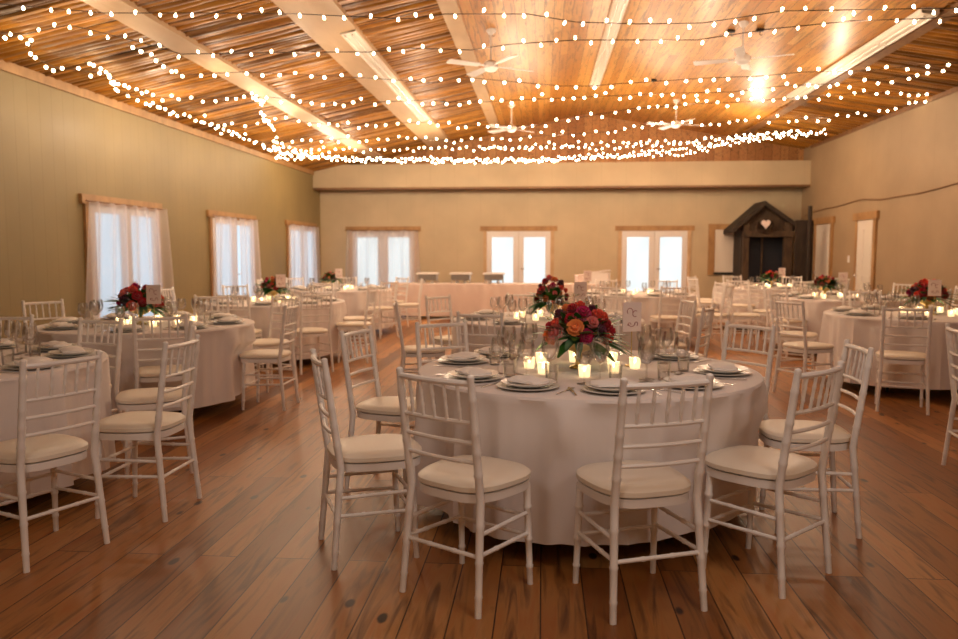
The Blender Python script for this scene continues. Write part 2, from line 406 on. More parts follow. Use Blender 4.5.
def sheer_curtain(wall, c, w, top, label, spread=.25, seed=0, bottom=.03, shift=0):
    rnd = random.Random(seed)
    t = thing('sheer_curtain', (XL+.11, c, 0) if wall == 'L' else (c, YB-.10, 0), PI/2 if wall == 'L' else 0, label, 'curtain')
    bm = bmesh.new(); tube(bm, [(-w/2-.12,0,top),(w/2+.12,0,top)], .011, 8); obj('curtain_rod', bm, M['trimdark'], t)
    for s in (-1, 1):
        bm = bmesh.new(); nx, nz = 72, 14; g = []
        ph = [rnd.uniform(0, 6) for _ in range(4)]
        for j in range(nz+1):
            v = j/nz; row = []
            for i in range(nx+1):
                u = i/nx
                x0 = -w/2-.06 if s < 0 else .0; x1 = .03 if s < 0 else w/2+.06
                # hang: gathered a little at the rod, spreading toward the outside at the hem
                x = x0+(x1-x0)*u + s*spread*v*abs(u if s > 0 else 1-u)+shift*v
                y = (.020+.02*v)*math.sin(u*21+ph[0]+v*.6)+.014*math.sin(u*9+ph[1]-v)
                row.append(bm.verts.new((x, y, top-(top-bottom)*v)))
            g.append(row)
        for a, b in zip(g, g[1:]):
            for i in range(nx): bm.faces.new((a[i], a[i+1], b[i+1], b[i]))
        obj('curtain_panel', bm, M['sheer'], t, recalc=False)
    return t
french_door('door_1', 'L', 10.40, 1.72, 2.02, M['paneL'])
french_door('door_2', 'L', 14.2, 1.90, 2.02, M['paneL'])
french_door('door_3', 'L', 18.35, 2.0, 2.02, M['paneL'])
sheer_curtain('L', 10.40, 1.86, 2.05, 'sheer white curtain over the first pale window along the olive wall', .22, 1, shift=0)
sheer_curtain('L', 14.2, 2.0, 2.05, 'sheer white curtain over the middle pale window along the olive wall', .2, 2)
sheer_curtain('L', 18.35, 2.1, 2.05, 'sheer white curtain over the window closest to the back corner', .14, 3)
SB = 780/20.
for i, px in enumerate((383.5, 518.5, 654)):
    french_door('door_%d' % (i+4), 'B', (at(px, 260, YB)).x, 1.62, 1.96, M['pane'], glz=(.16, 1.80))
sheer_curtain('B', at(383.5,260,YB).x, 1.72, 1.98, 'sheer curtain drawn partly aside on the glazed double door beside the olive wall corner', .10, 5)
# half hidden window with a blind, beside the rustic hut
cx = at(733, 260, YB).x
t = thing('window_1', (cx, YB, 0)); tag(t, kind='structure')
bm = bmesh.new(); box(bm, -.62, -.46, -.04, 0, .85, 1.98); box(bm, .46, .62, -.04, 0, .85, 1.98); box(bm, -.62, .62, -.05, 0, 1.98, 2.12); obj('window_frame', bm, M['trim'], t, False)
bm = bmesh.new(); box(bm, -.46, .46, -.02, 0, .92, 1.98); obj('blind', bm, M['offdoor'], t, False)
bm = bmesh.new(); box(bm, -.48, .48, -.05, 0, .86, .92); obj('window_sill', bm, M['black'], t, False)
# plain doors in the right wall
def plain_door(name, y0, y1, h, x=XR):
    t = thing(name, (x, (y0+y1)/2, 0)); tag(t, kind='structure'); w = (y1-y0)/2
    bm = bmesh.new(); box(bm, -.03, 0, -w, w, 0, h); 
    for z0, z1 in ((.2,.95),(1.08,h-.18)):
        for s in (-1, 1): box(bm, -.036, -.03, s*w*.5-w*.36, s*w*.5+w*.36, z0, z1)
    obj('door_leaf', bm, M['offdoor'], t, False)
    bm = bmesh.new(); box(bm, -.04, 0, -w-.12, -w, 0, h); box(bm, -.04, 0, w, w+.1, 0, h); obj('door_casing', bm, M['trim'], t, False)
    bm = bmesh.new(); box(bm, -.06, 0, -w-.2, w+.2, h, h+.15); obj('door_header', bm, M['trim'], t, False)
    bm = bmesh.new(); lathe(bm, [(0,-.035),(.02,-.03),(.03,-.015),(.028,0),(.012,.012),(.012,.04)], 12)
    for v in bm.verts: v.co = Vector((v.co.z-.07, v.co.x+w-.08, v.co.y+.95))
    obj('door_knob', bm, M['metal'], t)
plain_door('door_7', 15.65, 16.4, 2.05)
plain_door('door_8', 17.9, 18.8, 2.05)
t = thing('light_switch', tuple(at(849, 259, 16.87)-Vector((0,0,0))), 0, 'small white light switch on the beige wall beside the plain door', 'light switch')
t.location.x = XR
bm = bmesh.new(); box(bm, -.012, 0, -.045, .045, -.07, .07); obj('switch_plate', bm, M['doorwhite'], t, False)
bm = bmesh.new(); box(bm, -.022, -.012, -.012, .012, -.025, .025); obj('toggle', bm, M['ceramic'], t, False)
# cable sagging along the right wall
pts = []
for px, py in ((805,216),(815,211),(835,207),(862,199),(880,200),(900,196),(920,193),(958,183),(1010,172)):
    d = ray(px, py); pts.append(EYE+d*((XR-.02)/d.x))
bm = bmesh.new(); tube(bm, pts, .011, 6); tag(obj('wall_cable', bm, M['trimdark']), 'dark cable sagging along the beige wall above the plain door', 'cable')

# ------------------------------------------------------------------ rustic hut against the back corner
Yh = 19.1
def hx(px): return at(px, 250, Yh).x
def hz(py): return at(760, py, Yh).z
hut = thing('rustic_entry_hut', (hx(763), Yh, 0), 0, 'small dark rustic wooden hut with peaked roof in the back corner', 'hut')
X0 = hut.location.x
xl, xr = hx(742)-X0, hx(793)-X0
for px0, px1 in ((743, 749), (784, 792)):
    bm = bmesh.new(); a, b = hx(px0)-X0, hx(px1)-X0; box(bm, a, b, -.0, .12, 0, hz(222)); obj('post', bm, M['log'], hut, False)
bm = bmesh.new()
for p0, p1 in (((731,229), (763,201)), ((763,201), (799,226))):
    a = (hx(p0[0])-X0, hz(p0[1])); b = (hx(p1[0])-X0, hz(p1[1]))
    vs = [bm.verts.new((x, y, z+dz)) for dz in (-.11, 0) for x, z in (a, b) for y in (-.10, .85)]
    for f in ((0,1,3,2),(4,6,7,5),(0,2,6,4),(1,5,7,3),(0,4,5,1),(2,3,7,6)): bm.faces.new([vs[i] for i in f])
obj('roof', bm, M['darkwood'], hut, False)
bm = bmesh.new()
vs = [(xl-.0, hz(236)), (xr, hz(236)), (xr, hz(225)), (0, hz(204)), (xl, hz(225))]
f = [bm.verts.new((x, .10, z)) for x, z in vs]; bm.faces.new(f)
obj('gable_panel', bm, M['log'], hut, False)
bm = bmesh.new(); box(bm, xl, xr, -.04, .06, hz(237), hz(231)); obj('lintel', bm, M['log'], hut, False)
bm = bmesh.new(); box(bm, xl+.05, xr-.05, .3, .34, 0, hz(233)); obj('interior_shade_sheet', bm, M['darkblue'], hut, False)  # dark sheet painted in place of the shade behind the opening
bm = bmesh.new(); box(bm, xl, xl+.04, .1, .85, 0, hz(228)); obj('side_board', bm, M['darkwood'], hut, False)
bm = bmesh.new(); box(bm, xr-.04, xr, .1, .85, 0, hz(228)); obj('side_board', bm, M['darkwood'], hut, False)
bm = bmesh.new(); box(bm, .01, .05, .2, .25, 0, hz(236)); obj('door_edge', bm, M['log'], hut, False)
bm = bmesh.new(); bmw = hx(764)-X0
for k in range(28):
    a = 2*PI*k/28; r = .17
    mt = Matrix.Translation((bmw+r*math.cos(a), -.06, hz(226)+r*.8*math.sin(a))) @ Matrix.Rotation(k*1.7, 4, 'Y')
    box(bm, -.05, .05, -.02, .02, -.02, .02, mt)
tag(obj('twig_wreath', bm, M['log'], None, False, (X0, Yh, 0)), 'brown twig wreath hanging on the front of the rustic hut', 'wreath')
bm = bmesh.new(); hp = []
for k in range(32):
    a = 2*PI*k/32; hp.append((.0066*16*math.sin(a)**3, .0066*(13*math.cos(a)-5*math.cos(2*a)-2*math.cos(3*a)-math.cos(4*a))))
fr = [bm.verts.new((bmw+x, -.10, hz(224)+z*1.15)) for x, z in hp]; bk = [bm.verts.new((bmw+x, -.085, hz(224)+z*1.15)) for x, z in hp]
bm.faces.new(fr); bm.faces.new(bk[::-1])
for i in range(32): bm.faces.new((fr[i], fr[(i+1)%32], bk[(i+1)%32], bk[i]))
tag(obj('heart_sign', bm, M['card'], None, False, (X0, Yh, 0)), 'pale pink heart hanging above the opening of the rustic hut', 'sign')
# dark plank screen between the hut and the right wall
s = thing('plank_screen', (at(806.5, 250, 18.05).x, 18.05, 0), 0, 'dark plank screen standing between the rustic hut and the beige wall', 'screen')
bm = bmesh.new(); x = -.26
while x < .12: box(bm, x, x+.078, 0, .025, 0, hz(222)-.01*random.random()); x += .08
obj('plank_panel', bm, M['darkwood'], s, False)
bm = bmesh.new(); tube(bm, [(.03,-.06,0),(.03,-.06,hz(209))], .045, 10); obj('log_post', bm, M['darkwood'], s)

# ------------------------------------------------------------------ chiavari chair
def ringed(bm, a, b, r0, r1, rings, seg=10, extra=None):
    a, b = Vector(a), Vector(b); L = (b-a).length
    marks = sorted(rings); pts = [0]; 
    rad = {0: r0}
    st = [(0, r0)]
    for q in marks:
        r = r0+(r1-r0)*q/L
        st += [(q-.010, r), (q-.005, r*1.22), (q+.005, r*1.22), (q+.010, r)]
    st.append((L, r1))
    if extra: st += [(L+e, r) for e, r in extra]
    d = (b-a).normalized()
    tube(bm, [a+d*s for s, _ in st], [r for _, r in st], seg)
def post_pts(s):   # rear leg and back post centre line
    return [Vector((s*.197,-.215,0)), Vector((s*.178,-.175,.45)), Vector((s*.180,-.240,.935))]
def post_at(s, z):
    p = post_pts(s)
    if z < .45: return p[0].lerp(p[1], z/.45)
    return p[1].lerp(p[2], (z-.45)/(.935-.45))
def front_at(s, z): return Vector((s*.184, .168, 0)).lerp(Vector((s*.176, .148, .45)), z/.45)
def make_chair(full=True):
    t = thing('chiavari_chair'); W = M['white']; sg = 10 if full else 6
    # cushion: rounded trapezoid pad
    def pad(bm, z0, z1, grow, dome, n=40):
        loops = []
        prof = [(0, .0, -.012), (.2, .0, 0), (.75, .0, .0), (1, dome*.3, -.014), (1.0, dome*.8, -.07), (1.0, dome, -.15)] if dome else [(0, 0, 0), (1, 0, 0)]
        for t_, dz, inset in prof:
            lp = []
            for k in range(n):
                a = 2*PI*k/n; e = .56
                cx_ = math.copysign(abs(math.cos(a))**e, math.cos(a)); sy = math.copysign(abs(math.sin(a))**(e*1.25), math.sin(a))
                hw = (.212+.0*sy) + .018*sy*(-1) * -1 + grow+inset
                hw = .208+.017*sy+grow+inset; hd = .204+grow+inset
                lp.append(bm.verts.new((cx_*hw, .005+sy*hd+(.018*(1-cx_*cx_) if sy > 0 else 0), z0+(z1-z0)*t_+dz)))
            loops.append(lp)
        for a, b in zip(loops, loops[1:]):
            for k in range(n): bm.faces.new((a[k], a[(k+1)%n], b[(k+1)%n], b[k]))
        bm.faces.new(loops[0][::-1]); bm.faces.new(loops[-1])
    bm = bmesh.new(); pad(bm, .465, .498, .0, .012, 40 if full else 24); obj('seat_cushion', bm, M['cush'], t)
    bm = bmesh.new(); pad(bm, .428, .462, -.006, 0, 40 if full else 24); obj('seat_frame', bm, W, t)
    for s in (-1, 1):
        bm = bmesh.new(); ringed(bm, front_at(s, 0), front_at(s, .44), .0125, .016, [.08,.20,.34] if full else [], sg); obj('leg', bm, W, t)
        bm = bmesh.new(); p = post_pts(s); L = (p[1]-p[0]).length
        st = []
        zs = [0,.07,.08,.09,.20,.21,.22,.34,.35,.36,.45,.54,.55,.56,.63,.64,.65,.71,.72,.73,.84,.85,.86,.925,.933,.940,.945] if full else [0,.45,.935,.945]
        bumps = {.08,.21,.35,.55,.64,.72,.85}
        pts, rad = [], []
        for z in zs:
            q = post_at(s, z)
            r = .0135+.0035*min(1, z/.43) if z < .45 else .017-.002*(z-.45)/.48
            if full and z in bumps: r *= 1.16
            if full and z == .925: r = .0135
            if z == .940: r = .0135
            if z == .945: r = .006
            pts.append(q); rad.append(r)
        tube(bm, pts, rad, sg); obj('back_post', bm, W, t)
    def bow(z, sag, r, name):
        a, b = post_at(-1, z), post_at(1, z); bm = bmesh.new(); n = 8
        tube(bm, [a.lerp(b, i/n)+Vector((0,-sag*math.sin(PI*i/n),0)) for i in range(n+1)], [r*(1.0 if i not in (2,6) or not full else 1.12) for i in range(n+1)], 8 if full else 6)
        obj(name, bm, W, t)
    bow(.912, .022, .0120, 'top_rail')
    for z in (.758, .678, .600): bow(z, .018, .0088, 'back_rail')
    for k in range(5):
        u = (k+1)/6; a = post_at(-1,.758).lerp(post_at(1,.758), u)+Vector((0,-.018*math.sin(PI*u),0)); b = post_at(-1,.912).lerp(post_at(1,.912), u)+Vector((0,-.022*math.sin(PI*u),0))
        bm = bmesh.new()
        if full: ringed(bm, a, b, .0068, .0068, [.05,.10], 8)
        else: tube(bm, [a, b], .0075, 5)
        obj('spindle', bm, W, t)
    def st(a, b):
        bm = bmesh.new(); L = (Vector(b)-Vector(a)).length
        if full: ringed(bm, a, b, .0088, .0088, [L*.33,L*.67], 8)
        else: tube(bm, [a, b], .009, 5)
        obj('stretcher', bm, W, t)
    for s in (-1, 1):
        st(front_at(s,.315), post_at(s,.315)); st(front_at(s,.225), post_at(s,.235))
    st(front_at(-1,.30), front_at(1,.30)); st(front_at(-1,.215), front_at(1,.215)); st(post_at(-1,.23), post_at(1,.23))
    return t
chairA = make_chair(True); chairB = make_chair(False)

# ------------------------------------------------------------------ tableware prototypes
def lathe_part(name, prof, m, parent, seg=20, z=0, cap0=True, cap1=True):
    bm = bmesh.new(); lathe(bm, prof, seg, (0,0,z), cap0, cap1); return obj(name, bm, m, parent)
def make_plate():
    t = thing('dinner_plate')
    lathe_part('charger', [(.085,0),(.10,.004),(.148,.013),(.150,.016),(.146,.0165),(.10,.010)], M['plate_rim'], t, 32)
    lathe_part('plate_dish', [(.07,.012),(.085,.015),(.128,.030),(.130,.033),(.126,.0335),(.085,.0225),(.0,.021)], M['ceramic'], t, 32)
    return t
def make_napkin():
    bm = bmesh.new(); nx, ny = 14, 10; top, bot = [], []
    for j in range(ny+1):
        r, q = [], []
        for i in range(nx+1):
            u, v = i/nx*2-1, j/ny*2-1
            x = u*(.105-.025*v*v); y = v*.062
            z = .012+.016*(1-abs(u)**2.5)*(1-abs(v)**3)+.003*math.sin(u*7+v*3)
            r.append(bm.verts.new((x, y, z))); q.append(bm.verts.new((x, y, .002)))
        top.append(r); bot.append(q)
    for g_, fl in ((top, 0), (bot, 1)):
        for a, b in zip(g_, g_[1:]):
            for i in range(nx): bm.faces.new((a[i], a[i+1], b[i+1], b[i]))
    for i in range(nx): bm.faces.new((top[0][i], top[0][i+1], bot[0][i+1], bot[0][i])); bm.faces.new((top[-1][i], top[-1][i+1], bot[-1][i+1], bot[-1][i]))
    for j in range(ny): bm.faces.new((top[j][0], top[j+1][0], bot[j+1][0], bot[j][0])); bm.faces.new((top[j][-1], top[j+1][-1], bot[j+1][-1], bot[j][-1]))
    return obj('folded_napkin', bm, M['napkin'])
def make_wine():
    t = thing('wine_glass')
    lathe_part('foot', [(.036,0),(.036,.0015),(.012,.004),(.004,.010)], M['glass'], t, 18)
    lathe_part('stem', [(.004,.010),(.0035,.05),(.004,.085)], M['glass'], t, 8)
    lathe_part('bowl', [(.004,.085),(.02,.092),(.036,.115),(.041,.14),(.039,.165),(.033,.195),(.032,.195),(.037,.165),(.039,.14),(.034,.117),(.018,.096),(.0,.092)], M['glass'], t, 18, cap1=False)
    return t
def make_tumbler():
    t = thing('water_tumbler')
    bm = bmesh.new(); lathe(bm, [(.028,0),(.030,.004),(.035,.095),(.033,.095),(.028,.010),(.0,.009)], 18, cap1=False); obj('glass_body', bm, M['glass'], t)
    lathe_part('water', [(.0,.0095),(.0272,.0095),(.0305,.055),(.0,.055)], M['glass'], t, 16)
    return t
def make_fork():
    bm = bmesh.new(); box(bm, -.0035, .0035, -.10, .03, .001, .0035)
    box(bm, -.010, .010, .03, .05, .002, .0045)
    for k in range(4): box(bm, -.0098+k*.0056, -.0068+k*.0056, .05, .095, .003, .005)
    return obj('fork', bm, M['metal'], None, False)
def make_knife():
    bm = bmesh.new(); box(bm, -.0045, .0045, -.11, .0, .001, .006)
    vs = [bm.verts.new(p) for p in ((-.007,0,.002),(.009,0,.002),(.009,.09,.002),(.002,.115,.002),(-.007,.10,.002))]; vt = [bm.verts.new(v.co+Vector((0,0,.0015))) for v in vs]
    bm.faces.new(vs[::-1]); bm.faces.new(vt)
    for i in range(5): bm.faces.new((vs[i], vs[(i+1)%5], vt[(i+1)%5], vt[i]))
    return obj('table_knife', bm, M['metal'], None, False)
def make_votive():
    t = thing('votive_candle')
    bm = bmesh.new(); lathe(bm, [(.024,0),(.028,.004),(.034,.062),(.032,.062),(.026,.008),(.0,.007)], 14, cap1=False); obj('glass_holder', bm, M['votive'], t)
    lathe_part('wax', [(.0,.0075),(.0255,.0075),(.0275,.030),(.0,.031)], M['wax'], t, 12)
    lathe_part('flame', [(.0,.031),(.005,.036),(.0065,.042),(.004,.050),(.0,.060)], M['flame'], t, 8)
    return t
def make_card():
    t = thing('table_card')
    bm = bmesh.new(); lathe(bm, [(.035,0),(.035,.006),(.006,.012),(.003,.02),(.003,.20),(0,.20)], 12); obj('stand', bm, M['gold'], t)
    bm = bmesh.new(); box(bm, -.062, .062, -.003, .003, .195, .360); c = obj('card_sheet', bm, M['card'], t, False)
    bm = bmesh.new()
    # ornamental scroll drawn on the sheet
    for cx_, cz, r, a0, a1 in ((-.018,.308,.022,-.4,3.8), (.020,.293,.020,1.0,5.2), (0,.248,.028,3.4,6.2), (-.02,.235,.012,0,4), (.025,.238,.013,-1,3)):
        pts = [(cx_+r*(1-.3*k/10)*math.cos(a0+(a1-a0)*k/10), -.0036, cz+r*(1-.3*k/10)*math.sin(a0+(a1-a0)*k/10)) for k in range(11)]
        tube(bm, pts, .0022, 5)
    obj('scrollwork', bm, M['ink'], c)
    return t
protos = dict(plate=make_plate(), napkin=make_napkin(), wine=make_wine(), tumbler=make_tumbler(), fork=make_fork(), knife=make_knife(), votive=make_votive(), card=make_card())

# flowers
def rose_mesh(n_rings=4, seed=0, openness=1.0):
    rnd = random.Random(seed); bm = bmesh.new()
    for ring in range(n_rings):
        cnt = 3+ring*2; r0 = .007+.009*ring; tilt = .12+.30*ring*openness; h = .030+.003*ring-.003*ring*ring
        for k in range(cnt):
            a = 2*PI*k/cnt+ring*.7+rnd.uniform(-.15,.15); w = .014+.006*ring
            rows = []
            for j in range(4):
                v = j/3; row = []
                for i in range(5):
                    u = i/2-1
                    x = u*w*math.sin(min(1, .35+v*1.1)*PI*.55)
                    out = r0*.6+v*h*math.sin(tilt)+.010*max(0, v-.7)*openness - abs(u)**2*.006
                    z = v*h*math.cos(tilt)*(1-.12*abs(u)**2)-.006*ring
                    row.append(bm.verts.new((out*math.cos(a)-x*math.sin(a), out*math.sin(a)+x*math.cos(a), z)))
                rows.append(row)
            for p, q in zip(rows, rows[1:]):
                for i in range(4): bm.faces.new((p[i], p[i+1], q[i+1], q[i]))
    lathe(bm, [(0,-.02),(.014,-.016),(.018,0),(.008,.016),(0,.02)], 8)
    me = bpy.data.meshes.new('bloom'); bm.to_mesh(me); bm.free()
    me.polygons.foreach_set('use_smooth', [True]*len(me.polygons)); me.materials.append(M['coral'])
    return me
ROSES = [rose_mesh(4, 1, 1.0), rose_mesh(5, 2, .85), rose_mesh(3, 3, 1.2)]
def leaf(bm, base, d, L, w, up):
    d = Vector(d).normalized(); side = d.cross(Vector((0,0,1))); side = side.normalized() if side.length > .1 else Vector((1,0,0))
    nrm = side.cross(d); rows = []
    for j in range(6):
        v = j/5; ww = w*math.sin(PI*min(1, v*.93+.04))**.8
        c = Vector(base)+d*L*v+Vector((0,0,-up*v*v*L))
        rows.append([bm.verts.new(c-side*ww+nrm*.15*ww), bm.verts.new(c), bm.verts.new(c+side*ww+nrm*.15*ww)])
    for a, b in zip(rows, rows[1:]):
        bm.faces.new((a[0], a[1], b[1], b[0])); bm.faces.new((a[1], a[2], b[2], b[1]))
def centrepiece(loc, size, label, seed, tall=False, nb=18, spike=False):
    rnd = random.Random(seed)
    t = thing('flower_centrepiece', loc, rnd.uniform(0, 6), label, 'flower arrangement')
    base = .10 if not tall else .10
    lathe_part('pedestal_bowl', [(.05,0),(.052,.006),(.040,.014),(.018,.022),(.016,.05),(.024,.062),(.018,.072),(.022,.085),(.055,.10),(.082,.118),(.090,.140),(.084,.140),(.05,.115),(0,.108)], M['gold'], t, 24)
    R = size; zc = .17
    bm = bmesh.new()
    for k in range(70):
        a = rnd.uniform(0, 2*PI); e = rnd.uniform(-.15, .8)
        d = (math.cos(a)*math.cos(e), math.sin(a)*math.cos(e), math.sin(e)*(1.2 if not tall else 1.8))
        leaf(bm, (d[0]*.05, d[1]*.05, zc+d[2]*.03), d, rnd.uniform(.75,1.15)*R*(1.12 if e < .35 else .8), rnd.uniform(.024,.038), rnd.uniform(.0,.25))
    obj('foliage', bm, M['leaf'], t, recalc=False)
    bm = bmesh.new()
    for k in range(14):
        a = rnd.uniform(0, 2*PI); e = rnd.uniform(-.5, .6); d = (math.cos(a), math.sin(a), e*.6)
        leaf(bm, (d[0]*.07, d[1]*.07, zc), d, rnd.uniform(.8,1.1)*R, .022, .3)
    obj('grey_foliage', bm, M['leaf2'], t, recalc=False)
    cols = ['rosered','magenta','coral','coral','peach','plum','rosered','blush','magenta','coral','peach','plum','rosered','blush']
    for k in range(nb):
        a = k*2.399+rnd.uniform(-.2,.2); q = (k+.5)/nb; e = math.acos(1-q*1.08)   # 0 = top
        rr = R*.72; hh = R*(.68 if not tall else 1.1)
        d = Vector((math.sin(e)*math.cos(a), math.sin(e)*math.sin(a), math.cos(e)))
        p = Vector((d.x*rr, d.y*rr, zc+.01+d.z*hh))
        o = bpy.data.objects.new('bloom', ROSES[k % 3]); COL.objects.link(o); o.parent = t; o.location = p
        o.rotation_euler = d.to_track_quat('Z', 'Y').to_euler(); s_ = rnd.uniform(.8,1.3)*R/.20*.84
        o.scale = (s_, s_, s_)
        o.material_slots[0].link = 'OBJECT'; o.material_slots[0].material = M[cols[(k*5+seed*3) % len(cols)]]
    return t

freeze(None)
P = {k: Proto(v) for k, v in protos.items()}
PA, PB = Proto(chairA), Proto(chairB)
TOP = .765

# ------------------------------------------------------------------ tables
def tablecloth(cx_, cy_, R, fronts, seed, label, hem=.12, cat='tablecloth'):
    rnd = random.Random(seed); n = 240
    ph = [rnd.uniform(0, 2*PI) for _ in range(5)]; fr = [8, 13, 18, 5, 27]; am = [.26,.38,.34,.18,.16]
    def f(a):
        v = sum(m*(1-2.2*abs(math.sin((q*a+p)/2+.35*math.sin(3*a+p)))**.8) for m, q, p in zip(am, fr, ph)); return v
    bm = bmesh.new(); rings = []
    def ringr(r, z, amp, lim):
        out = []
        for k in range(n):
            a = 2*PI*k/n; rr = r+amp*f(a)
            if lim:
                for (fa, fd, hw) in fronts:
                    da = abs((a-fa+PI) % (2*PI)-PI)*fd
                    if da < hw+.18:
                        s_ = 1 if da < hw else 1-(da-hw)/.18
                        cap_ = fd-.012
                        if rr > cap_: rr = rr+(cap_-rr)*s_*lim
            zz = z+(hemv(a) if z < .13 else 0)
            out.append(bm.verts.new((rr*math.cos(a), rr*math.sin(a), zz)))
        return out
    def hemv(a): return .018*math.sin(2*a+ph[0])+.010*f(a)
    c0 = bm.verts.new((0,0,TOP))
    r1 = ringr(R*.5, TOP, 0, 0); r2 = ringr(R-.012, TOP, 0, 0)
    for k in range(n): bm.faces.new((c0, r1[k], r1[(k+1)%n]))
    rings = [r1, r2, ringr(R, TOP-.004, 0, 0), ringr(R+.006, TOP-.016, .001, 0)]
    zs = [.72,.66,.60,.54,.49,.44,.38,.32,.26,.20,.15, hem]
    for z in zs:
        v = (TOP-z)/(TOP-hem); rings.append(ringr(R+.010+.042*v, z, .008+.068*math.sqrt(v), 0 if z > .60 else min(1, (.60-z)/.08)))
    for a, b in zip(rings, rings[1:]):
        for k in range(n): bm.faces.new((a[k], a[(k+1)%n], b[(k+1)%n], b[k]))
    o = obj('tablecloth', bm, M['cloth'], None, True, (cx_, cy_, 0))
    # let folds stay soft
    return tag(o, label, cat, None)
def sector(ang, side):
    """words for a place round a table; ang measured from +X, side 'L','C','R' of the hall"""
    deg = math.degrees(ang) % 360; k = int(((deg+22.5) % 360)//45)
    E, W = ('aisle', 'window-wall') if side == 'L' else (('door-wall', 'window-wall') if side == 'C' else ('door-wall', 'aisle'))
    return [E+' side', 'far '+E+' side', 'far side', 'far '+W+' side', W+' side', 'front '+W+' side', 'front side', 'front '+E+' side'][k]
NCH = 0
def round_table(cx_, cy_, chairs, side, where, seed, near=False, flowers=None, settings=None, card=True, R=.92, nvot=6):
    """chairs: list of (x, y, facing_dx, facing_dy)"""
    t = thing('round_table', (cx_, cy_, 0), 0, 'round folding banquet table under white cloth, '+where, 'table', 'round banquet tables')
    bm = bmesh.new(); lathe(bm, [(R-.02,.735),(R-.005,.738),(R-.005,.757),(R-.02,.760)], 48); obj('tabletop', bm, M['log'], t)
    for sx in (-1, 1):
        for sy in (-1, 1):
            bm = bmesh.new(); tube(bm, [(sx*.42,sy*.30,.735),(sx*.44,sy*.34,0)], .014, 8); obj('leg', bm, M['black'], t)
    fronts = []
    used = {}
    for (x, y, fx, fy) in chairs:
        d = Vector((fx, fy)).normalized(); fp_ = Vector((x, y))+d*.225
        v = fp_-Vector((cx_, cy_)); fronts.append((math.atan2(v.y, v.x), v.length, .24))
    tablecloth(cx_, cy_, R, [q for q in fronts if q[1] < R+.14], seed, 'white floor-length round tablecloth, '+where)
    for (x, y, fx, fy) in chairs:
        if not in_view((x, y, .6), 70): continue
        a = math.atan2(y-cy_, x-cx_); s_ = sector(a, side)
        used[s_] = used.get(s_, 0)+1
        extra = '' if used[s_] == 1 else 'second '
        pr = PA if (y < 8.5) else PB
        pr.put((x, y, 0), math.atan2(fy, fx)-PI/2, 'white chiavari chair, %s%s of %s' % (extra, s_, where.replace('in the', 'the').replace('at the', 'the') if 0 else where_short(where)), 'chair', 'white chiavari chairs')
    return t
def where_short(w): return w
def put_settings(cx_, cy_, angs, side, where, near, R=.92, wine2=True, seed=0, cutlery=True):
    rnd = random.Random(seed); cnt = {}
    for a in angs:
        d = Vector((math.cos(a), math.sin(a))); pos = Vector((cx_, cy_))+d*(R-.20)
        if not in_view((pos.x, pos.y, TOP), 15): continue
        s_ = sector(a, side); cnt[s_] = cnt.get(s_, 0)+1
        if cnt[s_] > 1: s_ = 'second '+s_
        lab = '%s of %s' % (s_, where)
        tn = Vector((-d.y, d.x)); rz = math.atan2(d.y, d.x)+PI/2      # local -Y points to the guest? local y toward centre
        rz = math.atan2(-d.y, -d.x)-PI/2
        P['plate'].put((pos.x, pos.y, TOP), 0, 'white dinner plate, '+lab, 'plate', 'place settings')
        P['napkin'].put((pos.x, pos.y, TOP+.030), rz+rnd.uniform(-.3,.3)+PI/2*0, 'folded white napkin, '+lab, 'napkin', 'place settings')
        if cutlery:
            q = pos+tn*.19; P['fork'].put((q.x, q.y, TOP), rz, 'steel fork, '+lab, 'fork', 'place settings')
            q = pos-tn*.19; P['knife'].put((q.x, q.y, TOP), rz, 'steel knife, '+lab, 'knife', 'place settings')
        q = pos-d*.21-tn*(.10+rnd.uniform(-.02,.02)); P['wine'].put((q.x, q.y, TOP), 0, 'clear stemmed wine glass, '+lab, 'wine glass', 'glassware', scale=1.0+rnd.uniform(-.05,.08))
        q = pos-d*.20+tn*(.04+rnd.uniform(-.02,.02)); P['tumbler'].put((q.x, q.y, TOP), 0, 'clear water tumbler, '+lab, 'tumbler', 'glassware')
        if near and wine2:
            q = pos-d*.27-tn*.01; P['wine'].put((q.x, q.y, TOP), 0, 'second taller wine glass, '+lab, 'wine glass', 'glassware', scale=1.12)
def votives(cx_, cy_, n, side, where, r=.22, seed=0):
    rnd = random.Random(seed); o_ = rnd.uniform(0, .4)
    names = ['first','second','third','fourth','fifth','sixth','seventh','eighth']
    for k in range(n):
        a = o_+2*PI*k/n; rr = r*rnd.uniform(.85,1.2)
        p = (cx_+rr*math.cos(a), cy_+rr*math.sin(a), TOP)
        if in_view(p, 5): P['votive'].put(p, 0, 'lit votive candle, %s anticlockwise round the flowers, %s' % (names[k], where), 'candle', 'votive candles')
def ring(cx_, cy_, n, r, off=0, seed=0, jit=.05):
    rnd = random.Random(seed); out = []
    for k in range(n):
        a = off+2*PI*k/n+rnd.uniform(-jit, jit); rr = r+rnd.uniform(-.04,.05)
        out.append((cx_+rr*math.cos(a), cy_+rr*math.sin(a), -math.cos(a+rnd.uniform(-.12,.12)), -math.sin(a+rnd.uniform(-.12,.12))))
    return out

# centre table (in focus)
T0 = (.24, 4.30); W0 = 'round centre table'
ch0 = [(-.29, 3.17, .54, .85), (.38, 3.15, -.36, .93), (.97, 3.45, -.70, .71), (1.36, 4.09, -.99, .06), (1.17, 5.08, -.78, -.62), (-.55, 5.02, .55, -.83), (-.90, 4.60, .97, -.25), (-.80, 3.56, .91, .41), (.36, 5.50, -.05, -1)]
round_table(*T0, ch0, 'C', W0, 11)
put_settings(*T0, [math.atan2(c[1]-T0[1], c[0]-T0[0]) for c in ch0], 'C', W0, True, seed=1)
